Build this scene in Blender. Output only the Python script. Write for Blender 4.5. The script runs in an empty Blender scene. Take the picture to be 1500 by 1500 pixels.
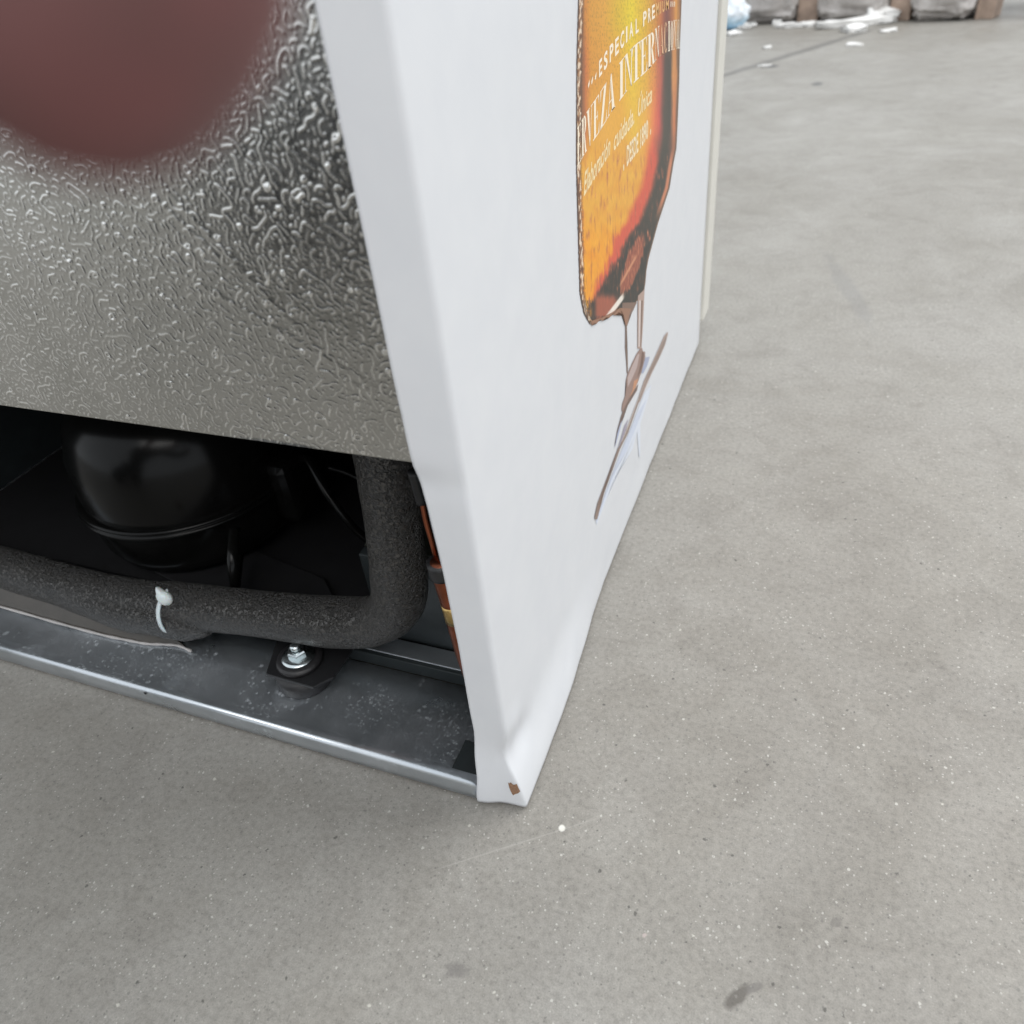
import bpy, bmesh, math, random
import numpy as np
from mathutils import Vector, Matrix, noise
from mathutils.bvhtree import BVHTree

random.seed(7)
rng = np.random.RandomState(11)
SC = bpy.context.scene

# ------------------------------------------------------------------ camera
CAM_T = Vector((0.12674402, -0.23405224, 0.42571411))
CAM_R = [[0.9322986577989597, 0.3493257562723641, -0.0937588858242169],
         [0.14485362003742067, -0.5981425974755682, -0.7881896103395648],
         [-0.33141611522120074, 0.7212467801883484, -0.6082486411672174]]
RX, RY, RZ = (Vector(r) for r in CAM_R)
FPX = 1127.0
cam_d = bpy.data.cameras.new('camera')
cam = bpy.data.objects.new('camera', cam_d)
SC.collection.objects.link(cam)
m = Matrix.Identity(4)
for i in range(3):
    m[i][0] = RX[i]; m[i][1] = -RY[i]; m[i][2] = -RZ[i]; m[i][3] = CAM_T[i]
cam.matrix_world = m
cam_d.sensor_width = 36.0
cam_d.lens = 36.0 * FPX / 1500.0
cam_d.clip_start = 0.004
cam_d.clip_end = 200
cam_d.dof.use_dof = True
cam_d.dof.focus_distance = 0.45
cam_d.dof.aperture_fstop = 10.0
SC.camera = cam

# ------------------------------------------------------------------ light
world = bpy.data.worlds.new('World'); SC.world = world; world.use_nodes = True
wn = world.node_tree.nodes
wn['Background'].inputs[0].default_value = (0.90, 0.95, 1.0, 1)
wn['Background'].inputs[1].default_value = 1.15

def area(name, loc, target, size, power, col=(1, 1, 1)):
    d = bpy.data.lights.new(name, 'AREA'); d.shape = 'RECTANGLE'
    d.size, d.size_y = size; d.energy = power; d.color = col
    o = bpy.data.objects.new(name, d); SC.collection.objects.link(o)
    o.location = loc
    o.rotation_euler = (Vector(target) - Vector(loc)).to_track_quat('-Z', 'Y').to_euler()
    return o
area('skylight_lamp', (2.2, 2.6, 4.2), (0.1, 0.6, 0), (3.2, 3.2), 165, (1.0, 0.985, 0.96))
area('ceiling_lamp', (0.9, -2.6, 3.4), (0.0, 0.0, 0), (2.6, 2.6), 75, (1.0, 0.97, 0.93))
SC.view_settings.view_transform = 'Standard'
SC.view_settings.look = 'None'
SC.view_settings.exposure = 0.0
SC.view_settings.gamma = 1.0

# ------------------------------------------------------------------ helpers
def link(o): SC.collection.objects.link(o); return o
def ray(px, py):
    return RX * (px - 750.0) + RY * (py - 750.0) + RZ * FPX
def on(px, py, ax, val):
    """point of the place that the photograph shows at (px,py) on the plane axis=val"""
    d = ray(px, py); return CAM_T + d * ((val - CAM_T[ax]) / d[ax])
def lin(c):
    return tuple(((v / 255 + 0.055) / 1.055) ** 2.4 if v > 10 else v / 255 / 12.92 for v in c)
def set_smooth(me): me.polygons.foreach_set('use_smooth', [True] * len(me.polygons))
def mesh_obj(name, verts, faces, mat, parent=None, smooth=False):
    me = bpy.data.meshes.new(name)
    me.from_pydata([tuple(v) for v in verts], [], faces); me.update()
    if smooth: set_smooth(me)
    if mat: me.materials.append(mat)
    o = bpy.data.objects.new(name, me); link(o)
    if parent: o.parent = parent
    return o
def bm_obj(name, bm, mat, parent=None, smooth=False):
    bmesh.ops.recalc_face_normals(bm, faces=bm.faces)
    me = bpy.data.meshes.new(name); bm.to_mesh(me); bm.free()
    if smooth: set_smooth(me)
    me.materials.append(mat)
    o = bpy.data.objects.new(name, me); link(o)
    if parent: o.parent = parent
    return o
def bevel(o, w, seg=2):
    b = o.modifiers.new('bevel', 'BEVEL'); b.width = w; b.segments = seg; b.limit_method = 'ANGLE'; return o
def box(name, lo, hi, mat, parent=None, bev=0.0):
    bm = bmesh.new()
    x0, y0, z0 = lo; x1, y1, z1 = hi
    v = [bm.verts.new(p) for p in [(x0,y0,z0),(x1,y0,z0),(x1,y1,z0),(x0,y1,z0),(x0,y0,z1),(x1,y0,z1),(x1,y1,z1),(x0,y1,z1)]]
    for f in [(0,3,2,1),(4,5,6,7),(0,1,5,4),(1,2,6,5),(2,3,7,6),(3,0,4,7)]: bm.faces.new([v[i] for i in f])
    o = bm_obj(name, bm, mat, parent)
    if bev: bevel(o, bev)
    return o
def tag(o, label=None, cat=None, group=None, kind=None):
    if label: o['label'] = label
    if cat: o['category'] = cat
    if group: o['group'] = group
    if kind: o['kind'] = kind
    return o
def catmull(pts, n):
    pts = [Vector(p) for p in pts]; P = [2*pts[0]-pts[1]] + pts + [2*pts[-1]-pts[-2]]; out = []
    for i in range(1, len(P)-2):
        for k in range(n):
            t = k/n; a,b,c,d = P[i-1],P[i],P[i+1],P[i+2]
            out.append(0.5*((2*b)+(c-a)*t+(2*a-5*b+4*c-d)*t*t+(3*b-a-3*c+d)*t**3))
    out.append(pts[-1]); return out
def tube(name, path, rad, mat, parent=None, seg=16, caps=True, wob=0.0, wscale=60):
    n = len(path); rads = rad if isinstance(rad, (list, tuple)) else [rad]*n
    verts = []; faces = []
    up = Vector((0.13, 0.2, 0.97))
    T0 = (path[1]-path[0]).normalized(); N = (up - up.dot(T0)*T0).normalized()
    for i, p in enumerate(path):
        T = (path[min(i+1, n-1)] - path[max(i-1, 0)]).normalized()
        N = (N - N.dot(T)*T).normalized(); B = T.cross(N)
        for k in range(seg):
            a = 2*math.pi*k/seg; dv = N*math.cos(a)+B*math.sin(a); r = rads[i]
            if wob: r += wob*noise.noise((p+dv*r)*wscale)
            verts.append(p+dv*r)
    for i in range(n-1):
        for k in range(seg):
            a=i*seg+k; b=i*seg+(k+1)%seg; faces.append((a,b,b+seg,a+seg))
    if caps:
        faces.append(tuple(range(seg))[::-1]); faces.append(tuple((n-1)*seg+k for k in range(seg)))
    return mesh_obj(name, verts, faces, mat, parent, True)
def lathe(name, prof, mat, parent, loc, axis=(0,0,1), seg=40, smooth=True):
    """prof: list of (radius, height)"""
    q = Vector((0,0,1)).rotation_difference(Vector(axis)); verts=[]; faces=[]
    for r,h in prof:
        for k in range(seg):
            a=2*math.pi*k/seg; verts.append(Vector(loc)+q@Vector((r*math.cos(a), r*math.sin(a), h)))
    for i in range(len(prof)-1):
        for k in range(seg):
            a=i*seg+k; b=i*seg+(k+1)%seg; faces.append((a,b,b+seg,a+seg))
    faces.append(tuple(range(seg))[::-1]); faces.append(tuple((len(prof)-1)*seg+k for k in range(seg)))
    return mesh_obj(name, verts, faces, mat, parent, smooth)

class Mat:
    def __init__(s, name, col=(0.5,0.5,0.5), rough=0.5, metal=0.0, spec=0.5, **kw):
        s.m = bpy.data.materials.new(name); s.m.use_nodes = True; s.t = s.m.node_tree; s.n = s.t.nodes
        s.b = s.n['Principled BSDF']; s.b.inputs['Base Color'].default_value = (*col, 1)
        s.b.inputs['Roughness'].default_value = rough; s.b.inputs['Metallic'].default_value = metal
        s.b.inputs['Specular IOR Level'].default_value = spec
        for k, v in kw.items(): s.b.inputs[k.replace('_', ' ')].default_value = v
        s._c = None
    def co(s):
        if not s._c: s._c = s.n.new('ShaderNodeTexCoord')
        return s._c.outputs['Object']
    def L(s, a, b): s.t.links.new(a, b)
    def noise(s, scale, detail=4, rough=0.6, dist=0.0, vec=None, out='Fac'):
        x = s.n.new('ShaderNodeTexNoise'); x.inputs['Scale'].default_value = scale; x.inputs['Detail'].default_value = detail
        x.inputs['Roughness'].default_value = rough; x.inputs['Distortion'].default_value = dist
        s.L(vec or s.co(), x.inputs['Vector']); return x.outputs[out]
    def mapping(s, sc=(1,1,1), rot=(0,0,0), loc=(0,0,0)):
        x = s.n.new('ShaderNodeMapping'); x.inputs['Scale'].default_value = sc; x.inputs['Rotation'].default_value = rot
        x.inputs['Location'].default_value = loc; s.L(s.co(), x.inputs['Vector']); return x.outputs[0]
    def voro(s, scale, vec=None, feature='F1', rnd=1.0):
        x = s.n.new('ShaderNodeTexVoronoi'); x.feature = feature; x.inputs['Scale'].default_value = scale
        x.inputs['Randomness'].default_value = rnd; s.L(vec or s.co(), x.inputs['Vector']); return x
    def ramp(s, fac, stops):
        x = s.n.new('ShaderNodeValToRGB'); e = x.color_ramp.elements
        while len(e) < len(stops): e.new(0.5)
        for i, (p, c) in enumerate(stops):
            e[i].position = p; e[i].color = (*c, 1) if isinstance(c, tuple) else (c, c, c, 1)
        s.L(fac, x.inputs[0]); return x.outputs[0]
    def math(s, op, a, b=None, c=None, clamp=False):
        x = s.n.new('ShaderNodeMath'); x.operation = op; x.use_clamp = clamp
        for i, v in enumerate((a, b, c)):
            if v is None: continue
            if isinstance(v, (int, float)): x.inputs[i].default_value = v
            else: s.L(v, x.inputs[i])
        return x.outputs[0]
    def mix(s, fac, a, b, mode='MIX'):
        x = s.n.new('ShaderNodeMix'); x.data_type = 'RGBA'; x.blend_type = mode
        for i, v in ((0, fac), (6, a), (7, b)):
            if isinstance(v, (int, float)): x.inputs[i].default_value = v if i == 0 else (v, v, v, 1)
            elif isinstance(v, tuple): x.inputs[i].default_value = (*v, 1)
            else: s.L(v, x.inputs[i])
        return x.outputs[2]
    def bump(s, h, strength=0.3, dist=0.001, normal=None):
        x = s.n.new('ShaderNodeBump'); x.inputs['Strength'].default_value = strength; x.inputs['Distance'].default_value = dist
        s.L(h, x.inputs['Height'])
        if normal: s.L(normal, x.inputs['Normal'])
        s.L(x.outputs[0], s.b.inputs['Normal']); return x.outputs[0]
    def color(s, c): s.L(c, s.b.inputs['Base Color'])
    def rough(s, c): s.L(c, s.b.inputs['Roughness'])

# ------------------------------------------------------------------ materials
def make_concrete():
    M = Mat('concrete_floor', (0.3,0.3,0.3), 0.55, 0, 0.35)
    big = M.noise(1.7, 3, 0.55, 0.4); mid = M.noise(9, 5, 0.6, 0.8); fine = M.noise(260, 4, 0.75)
    vfine = M.noise(1100, 2, 0.7)
    base = M.ramp(big, [(0.3, (0.270,0.255,0.230)), (0.7, (0.330,0.317,0.291))])
    blo = M.noise(24, 4, 0.62, 1.2); bl2 = M.noise(4.5, 4, 0.6, 0.9)
    base = M.mix(1.0, base, M.ramp(blo, [(0.32, (0.90,0.895,0.89)), (0.5, (1,1,1)), (0.72, (1.05,1.055,1.06))]), 'MULTIPLY')
    base = M.mix(1.0, base, M.ramp(bl2, [(0.35, (0.90,0.89,0.87)), (0.65, (1.03,1.03,1.03))]), 'MULTIPLY')
    c = M.mix(M.ramp(mid, [(0.3, 0.0), (0.75, 1.0)]), base, M.mix(1.0, base, (0.91,0.91,0.915), 'MULTIPLY'))
    c = M.mix(1.0, c, M.ramp(fine, [(0.25, 0.70), (0.5, 0.98), (0.78, 1.18)]), 'MULTIPLY')
    c = M.mix(1.0, c, M.ramp(vfine, [(0.2, 0.78), (0.5, 1.0), (0.8, 1.16)]), 'MULTIPLY')
    # scattered pale and dark aggregate specks
    def specks(scale, thr, size, seed, colr, fac, cc, soft=0.12):
        vec = M.mapping(loc=(seed, seed*0.37, 0))
        warp = M.n.new('ShaderNodeVectorMath'); warp.operation = 'ADD'
        nz = M.n.new('ShaderNodeTexNoise'); nz.inputs['Scale'].default_value = scale*2.2; M.L(M.co(), nz.inputs['Vector'])
        sc = M.n.new('ShaderNodeVectorMath'); sc.operation = 'SCALE'; sc.inputs['Scale'].default_value = 0.55/scale
        M.L(nz.outputs['Color'], sc.inputs[0]); M.L(vec, warp.inputs[0]); M.L(sc.outputs[0], warp.inputs[1])
        v = M.voro(scale, warp.outputs[0])
        sep = M.n.new('ShaderNodeSeparateColor'); M.L(v.outputs['Color'], sep.inputs[0])
        on_ = M.math('GREATER_THAN', sep.outputs[0], thr)
        szr = M.math('MULTIPLY_ADD', sep.outputs[1], size, size*0.4)
        d = M.math('SUBTRACT', szr, v.outputs['Distance'])
        d = M.math('MULTIPLY', d, 1/soft, clamp=True)
        f = M.math('MULTIPLY', M.math('MULTIPLY', d, on_), fac)
        return M.mix(f, cc, colr)
    c = specks(190, 0.955, 0.17, 3.1, (0.58,0.56,0.50), 0.7, c)
    c = specks(330, 0.95, 0.26, 9.7, (0.60,0.585,0.54), 0.60, c)
    c = specks(250, 0.965, 0.24, 5.3, (0.07,0.067,0.06), 0.75, c)
    c = specks(120, 0.972, 0.12, 1.9, (0.07,0.063,0.055), 0.65, c)
    c = specks(620, 0.90, 0.32, 21.0, (0.58,0.565,0.52), 0.5, c)
    c = specks(560, 0.88, 0.32, 17.0, (0.12,0.115,0.105), 0.5, c)
    c = specks(420, 0.90, 0.30, 7.9, (0.14,0.135,0.125), 0.55, c)
    c = specks(75, 0.98, 0.085, 12.4, (0.64,0.62,0.56), 0.75, c)
    # marks with a place of their own
    def blot(cc, x, y, rx, ry, ang, colr, fac, nscale=60, warpamt=0.6):
        mp = M.n.new('ShaderNodeMapping'); mp.vector_type = 'TEXTURE'
        mp.inputs['Location'].default_value = (x, y, 0); mp.inputs['Rotation'].default_value = (0,0,ang)
        mp.inputs['Scale'].default_value = (rx, ry, 1); M.L(M.co(), mp.inputs[0])
        ln = M.n.new('ShaderNodeVectorMath'); ln.operation = 'LENGTH'; M.L(mp.outputs[0], ln.inputs[0])
        d = M.math('ADD', ln.outputs['Value'], M.math('MULTIPLY', M.math('SUBTRACT', M.noise(nscale, 3), 0.5), warpamt*2))
        f = M.math('MULTIPLY', M.math('SUBTRACT', 1.15, d, clamp=True), fac*2.2)
        f = M.math('MINIMUM', f, fac)
        return M.mix(f, cc, colr)
    c = blot(c, 0.0308, -0.008, 0.0021, 0.0021, 0, (0.72,0.70,0.64), 0.95, 200, 0.25)
    c = blot(c, 0.1391, -0.0661, 0.0085, 0.0034, 0.9, (0.085,0.075,0.065), 0.75, 90)
    c = blot(c, 0.146, -0.060, 0.006, 0.002, 0.7, (0.15,0.14,0.13), 0.6, 90)
    c = blot(c, 0.1821, -0.0154, 0.0028, 0.0028, 0, (0.13,0.12,0.11), 0.5, 260, 0.9)
    c = blot(c, 0.0028, -0.0985, 0.006, 0.004, 0.2, (0.13,0.12,0.115), 0.5, 140)
    c = blot(c, 0.09, -0.052, 0.0013, 0.0009, 0.5, (0.55,0.44,0.42), 0.5, 500, 0.9)
    c = blot(c, 0.007, -0.0265, 0.058, 0.0006, 0.63, (0.46,0.445,0.41), 0.22, 120, 0.7)
    c = blot(c, 0.16, 0.83, 0.012, 0.12, 0.25, (0.19,0.185,0.18), 0.35, 30)
    c = blot(c, -0.07, 2.71, 0.62, 0.022, 1.09, (0.13,0.125,0.115), 0.75, 14, 0.5)
    c = blot(c, -0.108, 2.52, 0.02, 0.03, 0, (0.08,0.08,0.08), 0.8, 40)
    c = blot(c, 0.04, 2.22, 0.015, 0.03, 0, (0.10,0.10,0.10), 0.7, 40)
    scr = M.noise(30, 3, 0.6, 0, M.mapping((1, 22, 1), (0,0,0.62)))
    c = M.mix(M.math('MULTIPLY', M.ramp(scr, [(0.60, 0.0), (0.78, 1.0)]), 0.10), c, (0.52,0.51,0.48))
    scr2 = M.noise(26, 3, 0.6, 0, M.mapping((1, 26, 1), (0,0,-0.5)))
    c = M.mix(M.math('MULTIPLY', M.ramp(scr2, [(0.62, 0.0), (0.80, 1.0)]), 0.10), c, (0.18,0.175,0.165))
    M.color(c)
    M.rough(M.ramp(mid, [(0.3, 0.42), (0.7, 0.62)]))
    hgt = M.math('ADD', M.math('MULTIPLY', fine, 0.7), M.math('MULTIPLY', vfine, 0.4))
    M.bump(hgt, 0.35, 0.0006)
    return M.m
CONC = make_concrete()

def make_vinyl():
    M = Mat('white_vinyl_wrap', (0.80,0.81,0.83), 0.38, 0, 0.5)
    n1 = M.noise(35, 4, 0.6, 0.3)
    M.color(M.ramp(n1, [(0.3, (0.69,0.70,0.725)), (0.7, (0.72,0.728,0.748))]))
    M.bump(M.noise(900, 2, 0.6), 0.05, 0.0003)
    M.rough(M.ramp(M.noise(80, 3), [(0.3, 0.34), (0.7, 0.42)]))
    return M.m
VINYL = make_vinyl()

def make_stucco():
    M = Mat('embossed_galvanised_sheet', (0.5,0.49,0.46), 0.27, 1.0)
    cl = M.noise(18, 4, 0.6, 0.5)
    # highlights painted into the colour: crests brighter, sheet between them darker
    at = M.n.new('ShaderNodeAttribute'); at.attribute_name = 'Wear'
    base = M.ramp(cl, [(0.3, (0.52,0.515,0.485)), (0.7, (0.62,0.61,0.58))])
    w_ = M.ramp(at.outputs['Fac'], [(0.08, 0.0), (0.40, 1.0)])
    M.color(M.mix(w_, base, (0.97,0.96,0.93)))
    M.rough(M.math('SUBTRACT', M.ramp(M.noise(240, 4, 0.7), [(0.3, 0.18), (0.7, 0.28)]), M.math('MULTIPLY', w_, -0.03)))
    M.bump(M.noise(1500, 3, 0.7), 0.08, 0.0003)
    return M.m
STUCCO = make_stucco()

def make_galv():
    M = Mat('galvanised_tray_sheet', (0.5,0.53,0.56), 0.33, 1.0)
    n1 = M.noise(30, 4, 0.6, 0.3)
    base = M.ramp(n1, [(0.3, (0.54,0.58,0.615)), (0.7, (0.64,0.675,0.71))])
    # dried water spots
    def spots(scale, thr, size, seed, cc, fac):
        v = M.voro(scale, M.mapping((1, 1.0, 1), loc=(seed, 0, 0)))
        sep = M.n.new('ShaderNodeSeparateColor'); M.L(v.outputs['Color'], sep.inputs[0])
        on_ = M.math('GREATER_THAN', sep.outputs[0], thr)
        d = M.math('MULTIPLY', M.math('SUBTRACT', M.math('MULTIPLY_ADD', sep.outputs[1], size, size*0.5), v.outputs['Distance']), 5.0, clamp=True)
        patch = M.ramp(M.noise(14, 2, 0.5, 0, M.mapping(loc=(seed,2,0))), [(0.46, 0.0), (0.60, 1.0)])
        return M.math('MAXIMUM', cc, M.math('MULTIPLY', M.math('MULTIPLY', d, M.math('MULTIPLY', on_, patch)), fac)) if cc else M.math('MULTIPLY', M.math('MULTIPLY', d, M.math('MULTIPLY', on_, patch)), fac)
    f = spots(260, 0.40, 0.34, 0.3, None, 0.42); f = spots(520, 0.45, 0.40, 4.2, f, 0.26)
    f = spots(120, 0.80, 0.26, 8.2, f, 0.60)
    c = M.mix(f, base, (0.60,0.64,0.67)); M.color(c)
    M.L(M.math('SUBTRACT', 0.88, M.math('MULTIPLY', f, 0.88), clamp=True), M.b.inputs['Metallic'])
    M.rough(M.ramp(n1, [(0.3, 0.26), (0.7, 0.38)]))
    M.bump(M.noise(700, 3, 0.6), 0.1, 0.0003)
    return M.m
GALV = make_galv()

def make_foam():
    M = Mat('black_foam_insulation', (0.022,0.021,0.020), 0.42, 0, 1.0)
    w = M.noise(430, 3, 0.7, 0.5)
    w2 = M.noise(900, 2, 0.6, 0.6)
    h = M.math('ADD', M.ramp(w, [(0.35, 0.0), (0.55, 1.0)]), M.math('MULTIPLY', w2, 0.5))
    patch = M.noise(22, 3, 0.6)
    M.bump(h, 1.0, 0.0014)
    M.rough(M.ramp(patch, [(0.35, 0.22), (0.6, 0.46)]))
    M.color(M.ramp(w, [(0.3, (0.011,0.010,0.009)), (0.7, (0.031,0.027,0.022))]))
    return M.m
FOAM = make_foam()
def simple(name, col, rough, metal=0, spec=0.5, ns=60, var=0.12, bump=0.0, bs=200):
    M = Mat(name, col, rough, metal, spec)
    n1 = M.noise(ns, 4, 0.6, 0.2)
    M.color(M.ramp(n1, [(0.3, tuple(v*(1-var) for v in col)), (0.7, tuple(min(1, v*(1+var)) for v in col))]))
    if bump: M.bump(M.noise(bs, 3, 0.6), bump, 0.001)
    return M.m
BLACK_GLOSS = simple('glossy_black_enamel', (0.004,0.004,0.0038), 0.20, 0, 0.18, 40, 0.2, 0.03, 60)
BLACK_MATT = simple('black_painted_steel', (0.012,0.012,0.013), 0.45, 0, 0.4)
DARK_WALL = simple('dark_grey_inner_sheet', (0.030,0.036,0.038), 0.4, 0.3, 0.4)
RUBBER = simple('black_rubber', (0.017,0.016,0.017), 0.42, 0, 0.5, 90, 0.2, 0.15, 500)
ZINC = simple('zinc_plated_steel', (0.62,0.67,0.68), 0.2, 1.0, 0.5, 150, 0.15, 0.05, 800)
COPPER = simple('tarnished_copper', (0.30,0.095,0.05), 0.36, 1.0, 0.5, 70, 0.35, 0.06, 500)
BRASS = simple('brass_solder', (0.55,0.38,0.15), 0.35, 1.0, 0.5, 90, 0.3)
NYLON = Mat('white_nylon', (0.72,0.74,0.74), 0.35, 0, 0.5, Subsurface_Weight=0.2).m
OLIVE = simple('dark_olive_plastic', (0.022,0.024,0.019), 0.35, 0, 0.4, 30, 0.25)
DOORM = simple('cream_door_frame', (0.66,0.64,0.58), 0.4, 0, 0.4, 40, 0.03)
TORN = simple('exposed_brown_primer', (0.27,0.155,0.095), 0.7, 0, 0.3, 700, 0.25)

# ------------------------------------------------------------------ floor
floor = mesh_obj('floor', [(-14,-9,0),(14,-9,0),(14,20,0),(-14,20,0)], [(0,1,2,3)], CONC)
tag(floor, 'grey concrete floor with pale specks and small dark stains', kind='structure')

# ------------------------------------------------------------------ the cooler
W, D, H = 0.60, 0.632, 1.85
ZO = 0.246                       # top of the compressor opening
cooler = link(bpy.data.objects.new('drinks_cooler', None)); cooler.location = (0, 0, 0)
tag(cooler, 'white drinks cooler with a beer advert on its side and an open compressor bay', 'cooler')

def sstep(a, b, x):
    t = np.clip((x-a)/(b-a), 0, 1); return t*t*(3-2*t)
# ---- white wrapped side sheet with the returned rear flange
def flange_w(z):
    return np.interp(z, [0,.008,.023,.08,.137,.2,.225,.246,.26,.6], [.0225,.0228,.0213,.0203,.0195,.0203,.0212,.0236,.0240,.0245])
def side_sheet():
    zs = np.concatenate([np.linspace(0.0025, 0.11, 56), np.linspace(0.113, 0.30, 60), np.linspace(0.31, H, 60)])
    r = 0.0026
    tf = np.linspace(0, 1, 15)[:-1]; ta = np.linspace(0, 1, 9); ty = np.concatenate([np.linspace(0, 0.12, 42)[1:], np.linspace(0.12, D - r, 40)[1:]])
    verts = []
    for z in zs:
        w = float(flange_w(z)); rr = r*(1 - 0.35*float(sstep(0.09, 0.02, z)))
        sec = [(-w + (w - rr)*t, 0.0) for t in tf]
        sec += [(-rr + rr*math.sin(a*math.pi/2), rr - rr*math.cos(a*math.pi/2)) for a in ta]
        sec += [(0.0, rr + y) for y in ty]
        for x, y in sec:
            low = float(sstep(0.062, 0.0, z))
            by = float(sstep(0.21, 0.06, y))
            side = float(sstep(-0.006, 0.0, x)); fl = 1 - float(sstep(0.0, 0.006, y))
            dx = 0.0072*low**1.6*by*side
            dy = -0.0075*low**1.1*fl*(0.22 + 0.78*float(sstep(0.002, -0.024, x)))
            # dent by the corner and the fold that runs down from it
            g = math.exp(-(((y-0.016)/0.013)**2 + ((z-0.043)/0.011)**2)); dx -= 0.0030*g
            g = math.exp(-(((y-0.010)/0.012)**2 + ((z-0.066)/0.010)**2)); dx += 0.0010*g
            cg = math.exp(-((z-0.047)/0.016)**2)*math.exp(-((x)**2+(y)**2)/(0.007**2)); dx -= 0.0030*cg; dy += 0.0018*cg
            # vertical crease on the lower flange and hem
            g = math.exp(-((x+0.010-0.09*z)/0.004)**2)*float(sstep(0.055, 0.015, z)); dy += 0.0005*g*fl
            g = math.exp(-((y-(0.012+0.35*z))/0.006)**2)*float(sstep(0.07, 0.01, z))*side; dx += 0.0011*g*(1-low)
            # the sheet sags behind the end of the steel panel
            g = float(sstep(0.250, 0.232, z))*float(sstep(0.02, 0.2, z)); dy += 0.0010*g*fl*float(sstep(-0.002, -0.02, x))
            g = math.exp(-((z-0.238)/0.007)**2); dy += 0.0007*g*fl
            nn = noise.noise(Vector((x*12, y*12, z*14)))*0.00035 + noise.noise(Vector((x*30, y*40, z*40+5)))*0.00012*(1+3*low)
            flat = 1 - float(sstep(0.14, 0.17, y))*float(sstep(0.06, 0.075, z))
            verts.append((x + dx + nn*flat, y + dy - 0.0015*fl + nn*fl*0.6, z + 0.0012*fl*low*(x/-0.02 if x < 0 else 0)))
    n = len(tf)+len(ta)+len(ty); faces = []
    for i in range(len(zs)-1):
        for k in range(n-1):
            a = i*n+k; faces.append((a, a+1, a+1+n, a+n))
    return verts, faces
sv, sf = side_sheet()
side = mesh_obj('side_panel', sv, sf, VINYL, cooler, True)
side['label'] = 'white vinyl-wrapped side with a folded rear edge and a dented bottom corner'
bvh = BVHTree.FromPolygons([Vector(v) for v in sv], sf)
sol = side.modifiers.new('thickness', 'SOLIDIFY'); sol.thickness = 0.0008; sol.offset = -1
# plain far side, top, door and the inside of the compressor bay
box('side_panel', (-W-0.0, 0.0, 0.004), (-W+0.0012, D, H), VINYL, cooler, 0.0004)
box('roof_panel', (-W+0.0014, 0.002, H-0.012), (-0.0014, D, H-0.001), VINYL, cooler)
door = box('door', (-W-0.002, D+0.006, 0.026), (0.0035, D+0.045, H), DOORM, cooler, 0.004)
box('door_gasket', (-W+0.01, D+0.0008, 0.05), (-0.004, D+0.0058, H-0.02), RUBBER, door)
box('kick_plate', (-W+0.002, D-0.004, 0.004), (-0.0012, D+0.001, 0.046), VINYL, cooler, 0.001)
box('bay_ceiling', (-W+0.0014, 0.004, ZO+0.004), (-0.0014, 0.42, ZO+0.010), BLACK_MATT, cooler)
box('bay_back_wall', (-W+0.0014, 0.40, 0.02), (-0.0014, 0.405, ZO+0.003), BLACK_MATT, cooler)
box('bay_floor', (-W+0.004, 0.0808, 0.024), (-0.009, 0.398, 0.0295), BLACK_MATT, cooler)
box('bay_side_wall', (-0.0085, 0.03, 0.031), (-0.0065, 0.40, ZO+0.003), DARK_WALL, cooler)
box('bay_side_wall', (-W+0.0015, 0.012, 0.03), (-W+0.0035, 0.40, ZO+0.003), DARK_WALL, cooler)

# ---- embossed steel back panel: the worm pattern is real relief
def worm_height(nx, nz, step):
    """short raised worms, each a wandering stroke kept clear of its neighbours"""
    r = random.Random(5); occ = np.zeros((nz, nx), bool); line = np.zeros((nz, nx), np.float32)
    def disc(rad):
        k = int(rad/step); yy, xx = np.mgrid[-k:k+1, -k:k+1]; return k, (xx*xx+yy*yy) <= k*k
    kc, dc = disc(0.00178)
    def stamp(arr, px, pz, k, dd):
        i0, i1, j0, j1 = max(0, pz-k), min(nz, pz+k+1), max(0, px-k), min(nx, px+k+1)
        arr[i0:i1, j0:j1] |= dd[i0-pz+k:i1-pz+k, j0-px+k:j1-px+k]
    st = 0.0006/step
    for t in range(42000):
        x = r.random()*nx; z = r.random()*nz
        if occ[int(z), int(x)]: continue
        ln = int(r.choice([4, 7, 10, 14, 18, 24, 30, 36])*(0.6+0.8*r.random())) if t < 16000 else r.choice([2, 3, 5, 8, 10])
        ang = r.gauss(1.95, 0.95); turn = r.gauss(0, 0.05); pts = [(x, z)]
        for i in range(ln):
            turn = 0.75*turn + r.gauss(0, 0.17)
            if r.random() < 0.05: turn += r.choice((-0.8, 0.8))
            ang += turn; x += st*math.cos(ang); z += st*math.sin(ang)
            if not (0 <= x < nx and 0 <= z < nz) or occ[int(z), int(x)]: break
            pts.append((x, z))
        h = 0.75+0.5*r.random()
        for (x, z) in pts:
            stamp(occ, int(x), int(z), kc, dc)
            j, i = int(x), int(z); fx, fz = x-j, z-i
            for dj, wx in ((0, 1-fx), (1, fx)):
                for di, wz in ((0, 1-fz), (1, fz)):
                    if i+di < nz and j+dj < nx: line[i+di, j+dj] += h*wx*wz
    fz_, fx_ = np.meshgrid(np.fft.fftfreq(nz), np.fft.rfftfreq(nx), indexing='ij')
    sg = 0.00030/step
    g = np.exp(-2*(math.pi*sg)**2*(fx_**2+fz_**2))
    q = np.fft.irfft2(np.fft.rfft2(line)*g, s=(nz, nx)); q = np.clip(q/(0.62*q.max()), 0, 1)
    return q*q*(3-2*q)*0.5 + 0.5*q
STEP = 0.00036
XR0, XR1, ZR0, ZR1 = -0.35, -0.0205, ZO, 0.452
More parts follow.
